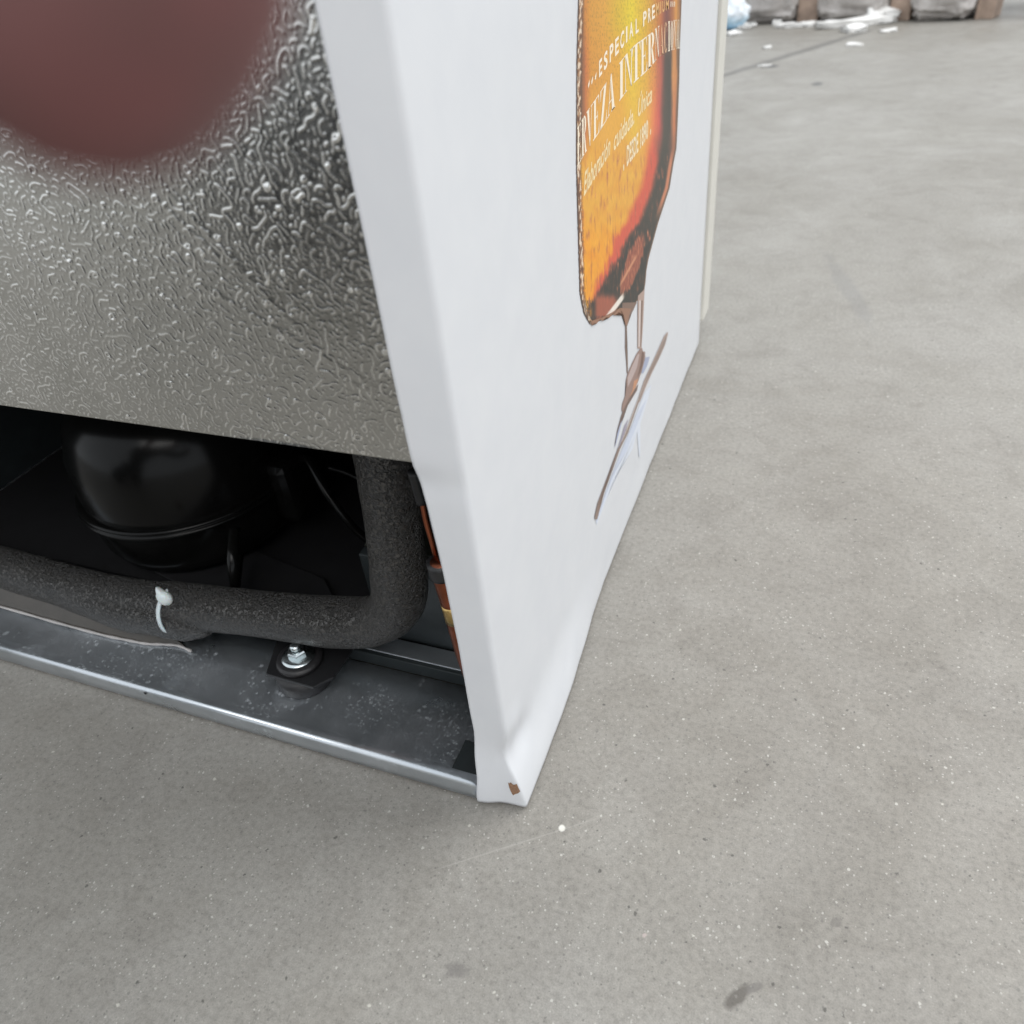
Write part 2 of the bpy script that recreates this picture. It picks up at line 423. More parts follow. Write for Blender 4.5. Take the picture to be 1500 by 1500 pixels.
def embossed():
    nx = int((XR1-XR0)/STEP); nz = int((ZR1-ZR0)/STEP)
    X = XR0 + np.arange(nx)*STEP; X[-1] = XR1; Z = ZR0 + np.arange(nz)*STEP
    gx, gz = np.meshgrid(X, Z)
    h = worm_height(nx, nz, STEP)*0.00039
    crest_highlight = h.copy()/0.00039  # relief height, drives the highlights painted on the crests
    # handling waves and shallow creases
    for (cx, cz, ang, ln, wd, am) in [(-.09,.335,-.9,.06,.0016,.00012),(-.07,.30,-.5,.05,.0013,.00012),(-.12,.36,-.8,.05,.0013,.0001),(-.05,.345,.9,.03,.0014,.0001),(-.15,.29,.5,.05,.0015,.0001),(-.04,.28,-.3,.04,.0012,.0001)]:
        u = (gx-cx)*math.cos(ang)+(gz-cz)*math.sin(ang); v = -(gx-cx)*math.sin(ang)+(gz-cz)*math.cos(ang)
        h += am*np.exp(-(v/wd)**2)*np.exp(-(u/ln)**4)
    h += 0.00035*np.sin(gx*37+1.0+4*gz)*np.cos(gz*29+gx*11)
    fade = np.clip((gz-ZR0)/0.0012, 0, 1); h = h*fade
    co = np.stack([gx, 0.0016-h, gz], -1).reshape(-1, 3)
    me = bpy.data.meshes.new('back_panel'); nv = nx*nz
    idx = np.arange(nv).reshape(nz, nx)
    quads = np.stack([idx[:-1,:-1], idx[:-1,1:], idx[1:,1:], idx[1:,:-1]], -1).reshape(-1, 4).astype(np.int32)
    me.vertices.add(nv); me.vertices.foreach_set('co', co.astype(np.float32).ravel())
    me.loops.add(quads.size); me.loops.foreach_set('vertex_index', quads.ravel())
    me.polygons.add(len(quads)); me.polygons.foreach_set('loop_start', np.arange(len(quads), dtype=np.int32)*4)
    me.polygons.foreach_set('loop_total', np.full(len(quads), 4, np.int32))
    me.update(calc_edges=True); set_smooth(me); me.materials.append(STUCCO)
    wa = me.attributes.new('Wear', 'FLOAT', 'POINT'); wa.data.foreach_set('value', crest_highlight.astype(np.float32).ravel())
    o = bpy.data.objects.new('back_panel', me); link(o); o.parent = cooler; return o
back = embossed()
back['label'] = 'silvery embossed steel back panel with a worm-like stucco pattern'
box('panel_backing', (-W+0.0014, 0.0030, ZO+0.0002), (-0.0016, 0.0038, H-0.013), STUCCO, back)
box('upper_back_sheet', (-W+0.0014, 0.0006, 0.4524), (-0.0205, 0.0022, H-0.013), STUCCO, back)
box('far_back_sheet', (-W+0.0014, 0.0006, ZO), (XR0-0.0004, 0.0022, 0.452), STUCCO, back)

# ---- galvanised base tray
def extrude_profile(name, prof, x0, x1, mat, parent, th=0.0012, nseg=1, bev=0):
    verts = []; faces = []; n = len(prof)
    for i in range(nseg+1):
        x = x0+(x1-x0)*i/nseg
        for y, z in prof: verts.append((x, y, z))
    for i in range(nseg):
        for k in range(n-1):
            a = i*n+k; faces.append((a, a+n, a+n+1, a+1))
    o = mesh_obj(name, verts, faces, mat, parent, True)
    s = o.modifiers.new('th', 'SOLIDIFY'); s.thickness = th; s.offset = 0
    return o
def arc(cx, cz, r, a0, a1, n):
    return [(cx+r*math.cos(math.radians(a0+(a1-a0)*i/n)), cz+r*math.sin(math.radians(a0+(a1-a0)*i/n))) for i in range(n+1)]
YF = -0.0068
prof = [(YF+0.0012, 0.0036)] + [(YF, 0.0042), (YF, 0.010)] + arc(YF+0.0028, 0.0152, 0.0028, 180, 90, 6) + [(YF+0.006, 0.0178), (YF+0.009, 0.0168), (0.03, 0.0166), (0.0608, 0.0166)]
tray = extrude_profile('base_tray', prof, -W+0.003, -0.0185, GALV, cooler, 0.0010, 1)
tray['label'] = 'galvanised base tray with a rolled front lip and dried water spots'
rail = box('rear_rail', (-W+0.004, 0.0612, 0.0172), (-0.0100, 0.0790, 0.0282), DARK_WALL, cooler, 0.0006)
rail['label'] = 'dark raised rail along the back of the tray'
box('rail_strip', (-W+0.005, 0.0640, 0.0283), (-0.0102, 0.0782, 0.0296), GALV, rail, 0.0006)
e = on(213, 1015, 1, YF-0.0006)
lathe('screw_hole', [(0.0011, 0), (0.0011, 0.0003)], BLACK_MATT, tray, (e.x, YF-0.0009, e.z), (0,-1,0), 12)
box('end_tab', (-0.0415, -0.001, 0.0170), (-0.0188, 0.021, 0.0182), DARK_WALL, tray, 0.0003)
box('bay_partition', (-0.132, 0.0798, 0.0280), (-0.0045, 0.088, 0.105), DARK_WALL, cooler, 0.001)
box('bay_shelf', (-0.132, 0.0885, 0.1035), (-0.0045, 0.39, 0.106), OLIVE, cooler, 0.0005)

# ---- compressor
CX, CY, CR = -0.345, 0.163, 0.088
comp = lathe('compressor', [(0.02,0.034),(CR*.75,0.034),(CR*.92,0.040),(CR*.98,0.052),(CR,0.078),(CR,0.098),(CR*.97,0.128),(CR*.88,0.152),(CR*.7,0.170),(CR*.4,0.180),(0.006,0.183)], BLACK_GLOSS, cooler, (CX,CY,0), seg=64)
comp['label'] = 'glossy black compressor housing'
lathe('seam_flange', [(CR+0.0004,0.082),(CR+0.0052,0.0823),(CR+0.0058,0.0837),(CR+0.0052,0.0851),(CR+0.0035,0.0853),(CR+0.0033,0.0865),(CR+0.0050,0.0870),(CR+0.0048,0.0888),(CR+0.0004,0.0892)], BLACK_GLOSS, comp, (CX,CY,0), seg=80)
bm = bmesh.new()
fp = [(-.1995,.052),(-.1875,.0195),(-.149,.0185),(-.140,.030),(-.140,.062),(-.20,.115),(-.33,.14),(-.36,.09)]
lo = [bm.verts.new((x,y,0.0335)) for x,y in fp]; hi = [bm.verts.new((x,y,0.0358)) for x,y in fp]
bm.faces.new(lo[::-1]); bm.faces.new(hi)
for i in range(len(fp)): j=(i+1)%len(fp); bm.faces.new((lo[i],lo[j],hi[j],hi[i]))
bevel(bm_obj('mounting_bracket', bm, BLACK_MATT, comp), 0.00042)
box('terminal_cover', (-0.262, 0.150, 0.052), (-0.238, 0.215, 0.110), BLACK_GLOSS, comp, 0.008)
tube('process_tube', catmull([(-.262,.10,.058),(-.252,.080,.052),(-.243,.072,.06),(-.243,.078,.078),(-.252,.098,.088)], 8), 0.0042, BLACK_GLOSS, comp, 14)
tube('power_cable', catmull([(-.246,.175,.095),(-.225,.165,.110),(-.200,.150,.085),(-.175,.150,.050),(-.150,.170,.036),(-.12,.22,.036)], 10), 0.0032, BLACK_GLOSS, comp, 12)
tube('power_cable', catmull([(-.250,.20,.080),(-.215,.21,.060),(-.19,.19,.040),(-.16,.135,.0345),(-.148,.118,.0345)], 10), 0.0028, BLACK_GLOSS, comp, 12)
BP = Vector((-0.1705, 0.0365, 0))
gr = lathe('rubber_grommet', [(0.0150,0.0170),(0.0188,0.0175),(0.0200,0.0200),(0.0197,0.0275),(0.0178,0.0305),(0.0150,0.0312),(0.0148,0.0345),(0.0150,0.0360),(0.0162,0.0366),(0.0158,0.0392),(0.0135,0.0402),(0.004,0.0403)], RUBBER, cooler, BP, seg=48)
hx = []
bolt = lathe('bolt', [(0.0112,0.0404),(0.0116,0.0408),(0.0114,0.0413),(0.0085,0.0415),(0.0080,0.0417)], ZINC, cooler, BP, seg=48)
bolt['label'] = 'zinc-plated flanged bolt'
lathe('hex_head', [(0.0068,0.0416),(0.0068,0.0462),(0.0060,0.0472),(0.0046,0.0473),(0.0042,0.0466),(0.0012,0.0464)], ZINC, bolt, BP, seg=6, smooth=False)
lathe('bolt_tip', [(0.0036,0.0466),(0.0036,0.0505),(0.0028,0.0515),(0.001,0.0516)], ZINC, bolt, BP, seg=20)

# ---- foam insulated suction pipe
pp = catmull([(-.0700,.054,.248),(-.0725,.052,.215),(-.0760,.050,.175),(-.0800,.049,.135),(-.0870,.049,.102),(-.1060,.049,.081),(-.135,.049,.0705),(-.185,.049,.0625),(-.235,.049,.0555),(-.285,.049,.0475),(-.335,.050,.040),(-.40,.052,.036),(-.47,.056,.034),(-.54,.060,.034),(-.592,.062,.034)], 10)
rads = [0.0168 + 0.0006*math.sin(i*0.23) for i in range(len(pp))]
pipe = tube('insulated_pipe', pp, rads, FOAM, cooler, 48, True, 0.0005, 70)
pipe['label'] = 'black foam-insulated pipe bent towards the compressor'
# the second, looser sleeve under the tie
p2 = catmull([(-.250,.0440,.0440),(-.272,.0420,.0420),(-.300,.0420,.0395),(-.335,.043,.0345),(-.40,.050,.034),(-.46,.056,.034)], 8)
r2 = [0.0080+0.0070*min(1, (i/7)**0.6) for i in range(len(p2))]
tube('insulation_sleeve', p2, r2, FOAM, pipe, 32, True, 0.0006, 90)
# cable tie
tc = Vector((-.2790,.0470,.0465)); ax = Vector((1,.02,.02)).normalized()
q = Vector((0,0,1)).rotation_difference(ax)
def tie_ring():
    verts=[]; faces=[]; seg=64
    u = Vector((0,-1,0)); v = ax.cross(u).normalized()
    for k in range(seg):
        a=2*math.pi*k/seg; d = u*math.cos(a)+v*math.sin(a)
        r0 = 0.0182 + 0.0010*math.cos(a)
        sk = 0.003*math.sin(a)
        for (dr,da) in ((0,-.0016),(0.0011,-.0016),(0.0011,.0016),(0,.0016)):
            verts.append(tc+d*(r0+dr)+ax*(da+sk))
    for k in range(seg):
        for j in range(4):
            a=k*4+j; b=k*4+(j+1)%4; c=((k+1)%seg)*4+(j+1)%4; e_=((k+1)%seg)*4+j; faces.append((a,b,c,e_))
    return mesh_obj('cable_tie', verts, faces, NYLON, pipe, True)
tie = tie_ring(); tie['label'] = 'white nylon cable tie'
bm = bmesh.new(); bmesh.ops.create_icosphere(bm, subdivisions=3, radius=1)
hc = on(241, 876, 1, 0.0300)
for v in bm.verts:
    p = v.co.copy(); p.x *= .0062; p.y *= .0040; p.z *= .0060
    p += v.co*0.0006*noise.noise(v.co*2.3)
    if v.co.z > .5 and v.co.x < 0: p += Vector((-.0014, 0, .0042))*((v.co.z-.5)*2)**1.5
    v.co = hc + p
# a real head: merged into the tie's own mesh
me2 = bpy.data.meshes.new('t'); bm.to_mesh(me2); bm.free(); set_smooth(me2)
bmx = bmesh.new(); bmx.from_mesh(tie.data); bmx.from_mesh(me2); bmx.to_mesh(tie.data); bmx.free(); set_smooth(tie.data)

# ---- curled strip of clear film with a pale edge in front of the compressor
FILM = simple('brown_translucent_film', (0.045,0.038,0.030), 0.3, 0, 0.5, 50, 0.2, 0.2, 90)
edge_px = [(-60,872),(20,894),(90,914),(150,930),(188,938),(215,943),(240,944),(262,946),(280,954)]
ept = [on(x,y,2,0.0185) for x,y in edge_px]
ept = catmull(ept, 6); n = len(ept); verts=[]; faces=[]
for i,p in enumerate(ept):
    for j in range(6):
        t=j/5*min(1.0, ((n-1-i)/26)**1.3); verts.append((p.x - 0.004*t, p.y + 0.016*t + 0.004*t*t, p.z + 0.018*t**1.3 + 0.001*math.sin(i*.5)*t))
for i in range(n-1):
    for j in range(5):
        a=i*6+j; faces.append((a,a+6,a+7,a+1))
film = mesh_obj('plastic_film', verts, faces, FILM, cooler, True)
film.modifiers.new('s','SOLIDIFY').thickness = 0.0005
tube('film_edge', ept, [0.0009+0.0004*math.sin(i*0.7)**2 for i in range(n)], simple('pale_film_edge',(0.42,0.40,0.39),0.4), film, 8)

# ---- control box beside the compressor
cb = box('control_box', (-0.46, 0.165, 0.070), (-0.362, 0.24, 0.20), OLIVE, cooler, 0.002)
lo_ = on(190,640,1,.16); 
bx = box('fan_bracket', (-0.352, 0.164, 0.186), (-0.345, 0.168, 0.236), simple('grey_bracket_paint',(0.045,0.047,0.045),0.4), cooler, 0.0006)

# ---- copper tubes behind the rear flange
def pxp(pts, y): return [on(x, yy, 1, y) for x, yy in pts]
cu = tube('copper_capillary', catmull(pxp([(610,700),(618,732),(624,762),(632,790),(639,815),(646,840)], 0.038), 6), 0.0017, COPPER, cooler, 12)
tube('heat_shrink_sleeve', catmull(pxp([(606,690),(612,712),(619,736)], 0.0378), 4), 0.0033, BLACK_MATT, cu, 16)
dr_path = catmull(pxp([(645,822),(653,852),(664,888),(674,925),(684,962),(692,990),(699,1018)], 0.033), 6)
nd = len(dr_path)
def dr_r(t):
    return float(np.interp(t, [0,.08,.14,.30,.36,.40,.62,.80,.90,1.0], [.0058,.0062,.0064,.0064,.0058,.0064,.0062,.0056,.0044,.0024]))
dr = tube('filter_drier', dr_path, [dr_r(i/(nd-1)) for i in range(nd)], COPPER, cooler, 28)
dr['label'] = 'copper filter drier half hidden behind the rear flange'
k0, k1 = int(nd*.30), int(nd*.38)
tube('solder_joint', dr_path[k0:k1+2], [0.0066,]*(k1+2-k0), BRASS, dr, 28)
tube('heat_shrink_sleeve', dr_path[0:int(nd*.13)+1], [0.0078]*(int(nd*.13)+1), RUBBER, dr, 24)

# ---- brown nick in the wrap near the corner, draped on the sheet
def inside(x, y, poly):
    c = False; n = len(poly); j = n-1
    for i in range(n):
        xi, yi = poly[i]; xj, yj = poly[j]
        if (yi > y) != (yj > y) and x < (xj-xi)*(y-yi)/(yj-yi)+xi: c = not c
        j = i
    return c
def drape(name, poly, mat, parent, step=0.5, off=0.00025):
    xs = [p[0] for p in poly]; ys = [p[1] for p in poly]; vid = {}; verts = []; faces = []
    def vert(i, j):
        if (i,j) in vid: return vid[(i,j)]
        d = ray(i*step, j*step).normalized(); h = bvh.ray_cast(CAM_T, d)
        if h[0] is None: return None
        nrm = h[1] if h[1].dot(d) < 0 else -h[1]
        verts.append(h[0] + nrm*off); vid[(i,j)] = len(verts)-1; return vid[(i,j)]
    for i in range(int(min(xs)/step), int(max(xs)/step)+1):
        for j in range(int(min(ys)/step), int(max(ys)/step)+1):
            if inside((i+.5)*step, (j+.5)*step, poly):
                q_ = [vert(i,j), vert(i+1,j), vert(i+1,j+1), vert(i,j+1)]
                if None not in q_: faces.append(q_)
    return mesh_obj(name, verts, faces, mat, parent, True)
tp = [(605,995),(625,1003),(640,988),(672,1022),(700,1022),(718,1008),(742,1060),(768,1112),(742,1142),(705,1150),(672,1168),(648,1130),(622,1070)]
drape('torn_patch', [(680+x/9.375, 1040+y/9.375) for x,y in tp], TORN, side)

# ------------------------------------------------------------------ printed advert on the side (flat print)
rows = {
 -400:[(848,(200,140,50)),(885,(225,165,50)),(925,(232,200,40)),(960,(215,150,50)),(975,(150,85,60)),(997,(140,90,60))],
 20:[(852,(150,95,55)),(858,(205,130,40)),(865,(215,150,45)),(885,(222,160,48)),(905,(218,178,30)),(925,(232,204,20)),(945,(222,175,30)),(960,(208,140,45)),(968,(190,105,50)),(977,(120,62,52)),(985,(170,100,50)),(990,(220,150,60)),(997,(130,85,50))],
 100:[(852,(130,85,55)),(858,(200,110,50)),(865,(215,145,45)),(885,(222,155,50)),(905,(228,165,45)),(925,(235,195,35)),(945,(228,175,45)),(958,(220,140,60)),(968,(180,85,65)),(975,(70,55,45)),(982,(60,52,42)),(986,(210,140,75)),(990,(200,130,70)),(993,(95,70,50))],
 180:[(852,(130,85,55)),(858,(195,115,60)),(866,(225,160,55)),(885,(230,168,58)),(910,(230,168,50)),(930,(232,185,50)),(948,(232,168,60)),(958,(228,120,70)),(966,(200,80,70)),(973,(70,60,48)),(982,(55,52,42)),(986,(210,125,75)),(989,(190,110,70)),(993,(80,65,50))],
 240:[(852,(125,80,50)),(858,(200,110,60)),(864,(228,165,45)),(885,(230,165,55)),(910,(228,165,55)),(935,(232,178,65)),(948,(235,145,65)),(956,(215,85,68)),(964,(90,65,52)),(972,(55,55,42)),(978,(62,55,45)),(982,(170,90,65)),(985,(90,60,45))],
 300:[(852,(120,75,45)),(858,(205,100,50)),(863,(230,150,30)),(880,(232,170,45)),(905,(230,165,52)),(920,(232,160,60)),(930,(228,110,68)),(940,(205,75,60)),(948,(90,50,42)),(955,(52,50,40)),(964,(55,48,40)),(970,(150,90,65)),(973,(80,55,42))],
 350:[(852,(120,70,40)),(858,(205,90,40)),(863,(232,120,28)),(872,(240,168,25)),(888,(235,150,30)),(898,(230,95,45)),(908,(175,62,45)),(918,(90,38,32)),(926,(60,32,28)),(934,(125,52,42)),(942,(52,42,34)),(950,(60,48,38)),(956,(110,75,55))],
 400:[(853,(120,70,40)),(859,(205,90,40)),(864,(225,85,35)),(873,(240,140,25)),(884,(220,85,35)),(892,(90,42,30)),(899,(42,36,28)),(907,(55,38,30)),(916,(150,68,48)),(926,(195,105,60)),(935,(110,48,35)),(944,(40,36,28))],
 430:[(855,(130,75,45)),(861,(185,70,40)),(870,(205,62,42)),(877,(110,45,35)),(885,(50,38,30)),(898,(62,40,32)),(905,(95,52,40)),(912,(205,145,100)),(918,(150,80,55)),(926,(110,58,40)),(936,(40,36,28))],
 447:[(857,(140,90,55)),(862,(40,38,30)),(870,(50,38,30)),(876,(140,62,48)),(890,(170,82,60)),(897,(200,140,110)),(903,(248,240,230)),(909,(235,220,205)),(914,(140,85,60)),(922,(90,60,42)),(932,(70,52,38))],
 470:[(859,(175,120,75)),(866,(90,60,42)),(872,(185,125,80)),(880,(140,80,55)),(895,(190,130,90)),(915,(110,80,62)),(925,(100,75,60))],
}
RY_ = sorted(rows)
def row_col(x, r):
    xs = [a for a,_ in rows[r]]; return np.array([np.interp(x, xs, [c[i] for _,c in rows[r]]) for i in range(3)])
A_X = ([200,240,275,300,325,350,375,400,420,445],[950,947,940,928,918,900,893,882,873,866])
B_X = ([180,240,275,300,325,350,375,400,420,445],[971,963,956,947,937,919,908,893,882,864])
def lower_rgb(x, y):
    V = lambda *a: np.array(a, float)
    def sm(a, b, v): t = max(0.0, min(1.0, (v-a)/(b-a))); return t*t*(3-2*t)
    st = noise.noise(Vector((x*0.34, y*0.045, 1.0))); st2 = noise.noise(Vector((x*1.0, y*0.11, 7.0))); st3 = noise.noise(Vector((x*0.10, y*0.06, 3.0)))
    w = sm(300, 370, y); xx = x + (2.0+5.0*w)*st + (0.8+2.0*w)*st2 + 3.0*w*st3
    A = float(np.interp(y, *A_X)); B = float(np.interp(y, *B_X))
    amber = V(230,166,55)*(1-w) + V(240,160,28)*w + V(6,14,10)*st3
    amber = amber + (V(236,110,40)-amber)*0.7*sm(12, 3, x-846)*sm(260, 330, y)
    red = V(212,84,58); dark = V(52,48,38)*(1-0.3*w)
    c = amber + (red-amber)*sm(A-7, A+6, xx); c = c + (dark-c)*sm(B-5, B+5, xx)
    # warm streaked patch inside the dark sweep
    u = (x-927+0.33*(y-385))/13.0; v = (y-388)/52.0; m_ = max(0.0, 1.0-(u*u+v*v))
    m_ = sm(0.0, 0.5, m_ + 0.45*st + 0.25*st2); brown = V(150,72,50) + V(55,50,35)*max(0, st2*1.6+0.2)
    c = c + (brown-c)*m_*0.9
    # orange reflex near the right edge of the glass
    r = float(np.interp(y, *xr_t)) - x; k = sm(1.5, 3.0, r)*sm(8.5, 5.5, r)*sm(330, 290, y)
    c = c + (V(200,124,88)-c)*k
    # reddish foot and its pale glint
    k = sm(424, 440, y+4*st)*sm(868, 876, x)*sm(908, 898, x+3*st2); c = c + (V(172,88,62)-c)*k*0.9
    g = abs((x-903)+0.75*(y-447)); k = sm(5.5, 2.5, g)*sm(424, 436, y)*sm(917, 911, x); c = c + (V(246,236,224)-c)*k*0.95
    g = abs((x-921)+0.55*(y-395)); k = sm(2.6, 0.8, g)*sm(370, 382, y)*sm(425, 410, y); c = c + (V(214,150,110)-c)*k*0.8
    return c
def bottle_rgb(x, y):
    nz = noise.noise(Vector((x*0.26, y*0.022, 1.0))); nz2 = noise.noise(Vector((x*0.9, y*0.07, 7.0)))
    amp = 0.8 + 1.6*max(0, min(1, (y-320)/60))
    xx = x + amp*(1.6*nz + 0.9*nz2); yy = y + amp*4*noise.noise(Vector((x*0.12, y*0.05, 4)))
    if yy <= RY_[0]: c = row_col(xx, RY_[0])
    elif yy >= RY_[-1]: c = row_col(xx, RY_[-1])
    else:
        for a, b in zip(RY_, RY_[1:]):
            if a <= yy <= b: t = (yy-a)/(b-a); t = t*t*(3-2*t); c = row_col(xx, a)*(1-t)+row_col(xx, b)*t; break
    if y > 200:
        c2 = lower_rgb(x, y); k = min(1.0, (y-200)/40.0); c = c*(1-k)+c2*k
    c = c*(1+0.05*noise.noise(Vector((x*1.2, y*0.12, 2))))
    if 850 < x < 965 and y < 170:          # condensation beads
        s = noise.noise(Vector((x*1.1+y*.08, y*0.19, 3)))
        if s > 0.16: c = c*(1-0.15*min(1, (s-.16)*5)*(1 - max(0,y-90)/80 if y > 90 else 1))
    return c
xl_t = ([-400,0,87,173,240,309,379,431,458,468,475],[851,847.5,845,844.5,844.3,846,848,849.5,855,860,864])
xr_t = ([-400,0,69,121,173,217,240,275,301,327,353,379,396,413,424,432,444,455,457,462,469,475],[1004,998.5,996,995,993,991,986.5,981,972.5,964,957,950,947,945.6,944,939.6,931,924.5,908,896,881,868])
def print_grid(name, y0, y1, ny, nx, colf, xlf, xrf, parent, off=0.0003):
    verts=[]; faces=[]; cols=[]
    for j in range(ny+1):
        y = y0+(y1-y0)*j/ny; a = xlf(y); b = xrf(y)
        for i in range(nx+1):
            x = a+(b-a)*i/nx; p = on(x, y, 0, off); verts.append(p); c = colf(x, y, i/nx, (b-a))
            cols.append((*lin(tuple(np.clip(c, 2, 255))), 1))
    for j in range(ny):
        for i in range(nx):
            a=j*(nx+1)+i; faces.append((a,a+1,a+nx+2,a+nx+1))
    o = mesh_obj(name, verts, faces, PRINT, parent, False)
    ca = o.data.color_attributes.new('Ink', 'FLOAT_COLOR', 'POINT')
    ca.data.foreach_set('color', np.array(cols, np.float32).ravel())
    return o
M = Mat('printed_ink', (1,1,1), 0.38, 0, 0.5)
at = M.n.new('ShaderNodeAttribute'); at.attribute_name = 'Ink'; M.color(at.outputs['Color']); PRINT = M.m
def bottle_c(x, y, t, w):
    c = bottle_rgb(x, y); dl = t*w
    jag = 1.2*noise.noise(Vector((0, y*0.25, 9)))
    if dl < 8 + jag:                       # embossed glass rim, dark and pale facets
        s = noise.noise(Vector((x*0.55 + 0.04*y, y*0.10, 5)))
        if dl < 1.6: c = np.array((95,65,45.))
        elif dl < 6 + jag: c = np.array((228,205,180.)) if s > 0.14 else (np.array((170,125,85.)) if s > -.1 else np.array((105,65,42.)))
        else: c = c*0.8
    if (1-t)*w < 1.6: c = np.array((105,75,50.))
    if y > 462 or (y > 440 and dl < 14): c = c*(0.75+0.5*(noise.noise(Vector((x*.6, y*.3, 3)))))+12
    return c
def xr_main(y):
    v = float(np.interp(y, *xr_t))
    if y > 455: v += 1.6*noise.noise(Vector((y*1.3, 0, 0)))
    return v
print_grid('bottle_print', -12, 475, 560, 170, bottle_c, lambda y: float(np.interp(y, *xl_t)) + 0.7*noise.noise(Vector((0, y*.22, 1))), xr_main, side)
# the part of the print above the photograph's edge, simply carried on upwards
def above():
    a = on(848, -12, 0, 0.0003); b = on(999, -12, 0, 0.0003); verts=[]; faces=[]; cols=[]
    nx, nz = 60, 60; zt = 0.80
    for j in range(nz+1):
        t = j/nz
        for i in range(nx+1):
            s = i/nx; z0 = a.z+(b.z-a.z)*s; z = z0+(zt-z0)*t
            sh = sstep(0.55, 0.85, np.array(t)); w = (b.y-a.y)*(1-0.62*float(sh)); mid = (a.y+b.y)/2
            verts.append((0.0003, mid+(s-.5)*w, z)); c = bottle_c(848+151*s, -12-60*t, s, 151); cols.append((*lin(tuple(np.clip(c,2,255))),1))
    for j in range(nz):
        for i in range(nx):
            q0=j*(nx+1)+i; faces.append((q0,q0+1,q0+nx+2,q0+nx+1))
    o = mesh_obj('bottle_print', verts, faces, PRINT, side); ca = o.data.color_attributes.new('Ink','FLOAT_COLOR','POINT')
    ca.data.foreach_set('color', np.array(cols, np.float32).ravel())
above()
# drips, splash and the tilted tray below the bottle
def ink(name, polys, off, parent=side):
    """polys: (rgb, [(px,py)...]) flat shapes laid on the side"""
    bm = bmesh.new(); cl = bm.loops.layers.float_color.new('Ink')
    for k, (rgb, poly) in enumerate(polys):
        vs = [bm.verts.new(on(x, y, 0, off + 0.000012*k)) for x, y in poly]
        f = bm.faces.new(vs)
        for l in f.loops: l[cl] = (*lin(rgb), 1)
    bmesh.ops.triangulate(bm, faces=bm.faces)
    me = bpy.data.meshes.new(name); bm.to_mesh(me); bm.free(); me.materials.append(PRINT)
    o = bpy.data.objects.new(name, me); link(o); o.parent = parent; return o
def S(pts): return [(820+x/4.412, 440+y/4.412) for x, y in pts]
ink('splash_print', [
 ((221,226,236), S([(592,545),(575,620),(545,720),(520,800),(520,1010),(512,1010),(500,850),(470,960),(400,1075),(330,1200),(300,1290),(240,1450),(232,1430),(300,1230),(380,1040),(440,880),(500,720),(545,600)])),
 ((205,212,228), S([(560,640),(530,720),(505,790),(430,980),(380,1060),(300,1260),(238,1440),(236,1420),(330,1150),(420,920),(500,730)])),
 ((128,104,92), S([(403,60),(420,100),(424,170),(423,300),(432,420),(434,470),(441,470),(440,400),(432,280),(434,170),(445,110),(470,70),(498,15),(405,15)])),
 ((125,98,84), S([(405,15),(425,90),(430,140),(450,90),(498,12)])),
 ((176,150,138), S([(505,-30),(548,-72),(545,0),(540,120),(532,250),(528,310),(503,312),(503,150)])),
 ((214,202,198), S([(514,0),(524,0),(520,150),(516,300),(509,300),(511,150)])),
 ((105,75,60), S([(528,0),(536,0),(530,180),(526,300),(522,300),(525,150)])),
 ((165,172,195), S([(556,368),(582,364),(566,420),(540,470),(528,470),(540,410)])),
 ((150,122,112), S([(520,312),(532,306),(538,330),(552,332),(552,365),(540,420),(522,480),(505,530),(470,600),(440,650),(418,695),(408,722),(400,712),(404,670),(422,620),(432,560),(428,520),(440,470),(470,400),(500,340)])),
 ((185,165,160), S([(505,345),(515,350),(500,430),(470,500),(440,560),(438,500),(465,430)])),
 ((108,80,68), S([(532,330),(545,345),(538,410),(518,470),(500,500),(520,420)])),
 ((196,140,105), S([(480,520),(508,505),(492,560),(450,630),(470,580)])),
 ((112,90,80), S([(508,540),(500,580),(440,680),(405,760),(380,850),(356,950),(358,920),(375,830),(398,745),(425,680),(470,600)])),
 ((160,172,200), S([(405,770),(385,850),(357,950),(356,945),(372,860),(390,800)])),
 ((172,150,140), S([(697,202),(700,215),(680,290),(640,380),(600,460),(560,550),(520,650),(505,670),(515,610),(545,520),(600,400),(645,300),(675,230)])),
 ((142,122,112), S([(692,215),(688,260),(640,375),(590,470),(545,560),(512,650),(440,860),(390,960),(330,1110),(285,1250),(243,1412),(228,1416),(226,1395),(245,1310),(320,1110),(380,960),(425,850),(480,730),(520,610),(560,500),(640,330)])),
 ((214,200,190), S([(585,455),(545,545),(505,650),(450,800),(400,920),(405,900),(460,760),(505,640),(550,530)])),
 ((168,160,176), S([(445,765),(425,840),(395,920),(375,960),(400,880),(420,810)])),
 ((146,122,110), S([(390,935),(330,1090),(270,1260),(240,1390),(236,1385),(260,1290),(320,1110),(375,960)])),
], 0.00032)
drp = [((150,108,84), [(866,470),(881,465.5),(896,458),(908,451),(925,452),(922,460),(919,476),(916,476),(914,462),(907,457),(901,462),(897,460),(892,466),(888,464),(883,470),(879,468),(874,474),(870,472),(867,477)])]
ink('rim_print', drp, 0.00062)

# lettering: text position -> photo pixel on a curved baseline -> side plane
def curve_f(tab):
    xs = [a for a,_ in tab]; ys = [b for _,b in tab]; return lambda x: float(np.interp(x, xs, ys))
base_big = curve_f([(840,252),(848,241),(856,226),(864,214),(873,201),(884,184),(896,163),(909,146),(920,131),(932,118),(943,108.5),(954,97),(962,87),(970,80),(980,75),(990,72),(998,70)])
h_big = curve_f([(845,57),(870,57),(909,56),(932,54),(943,52),(962,47),(980,44),(996,42)])
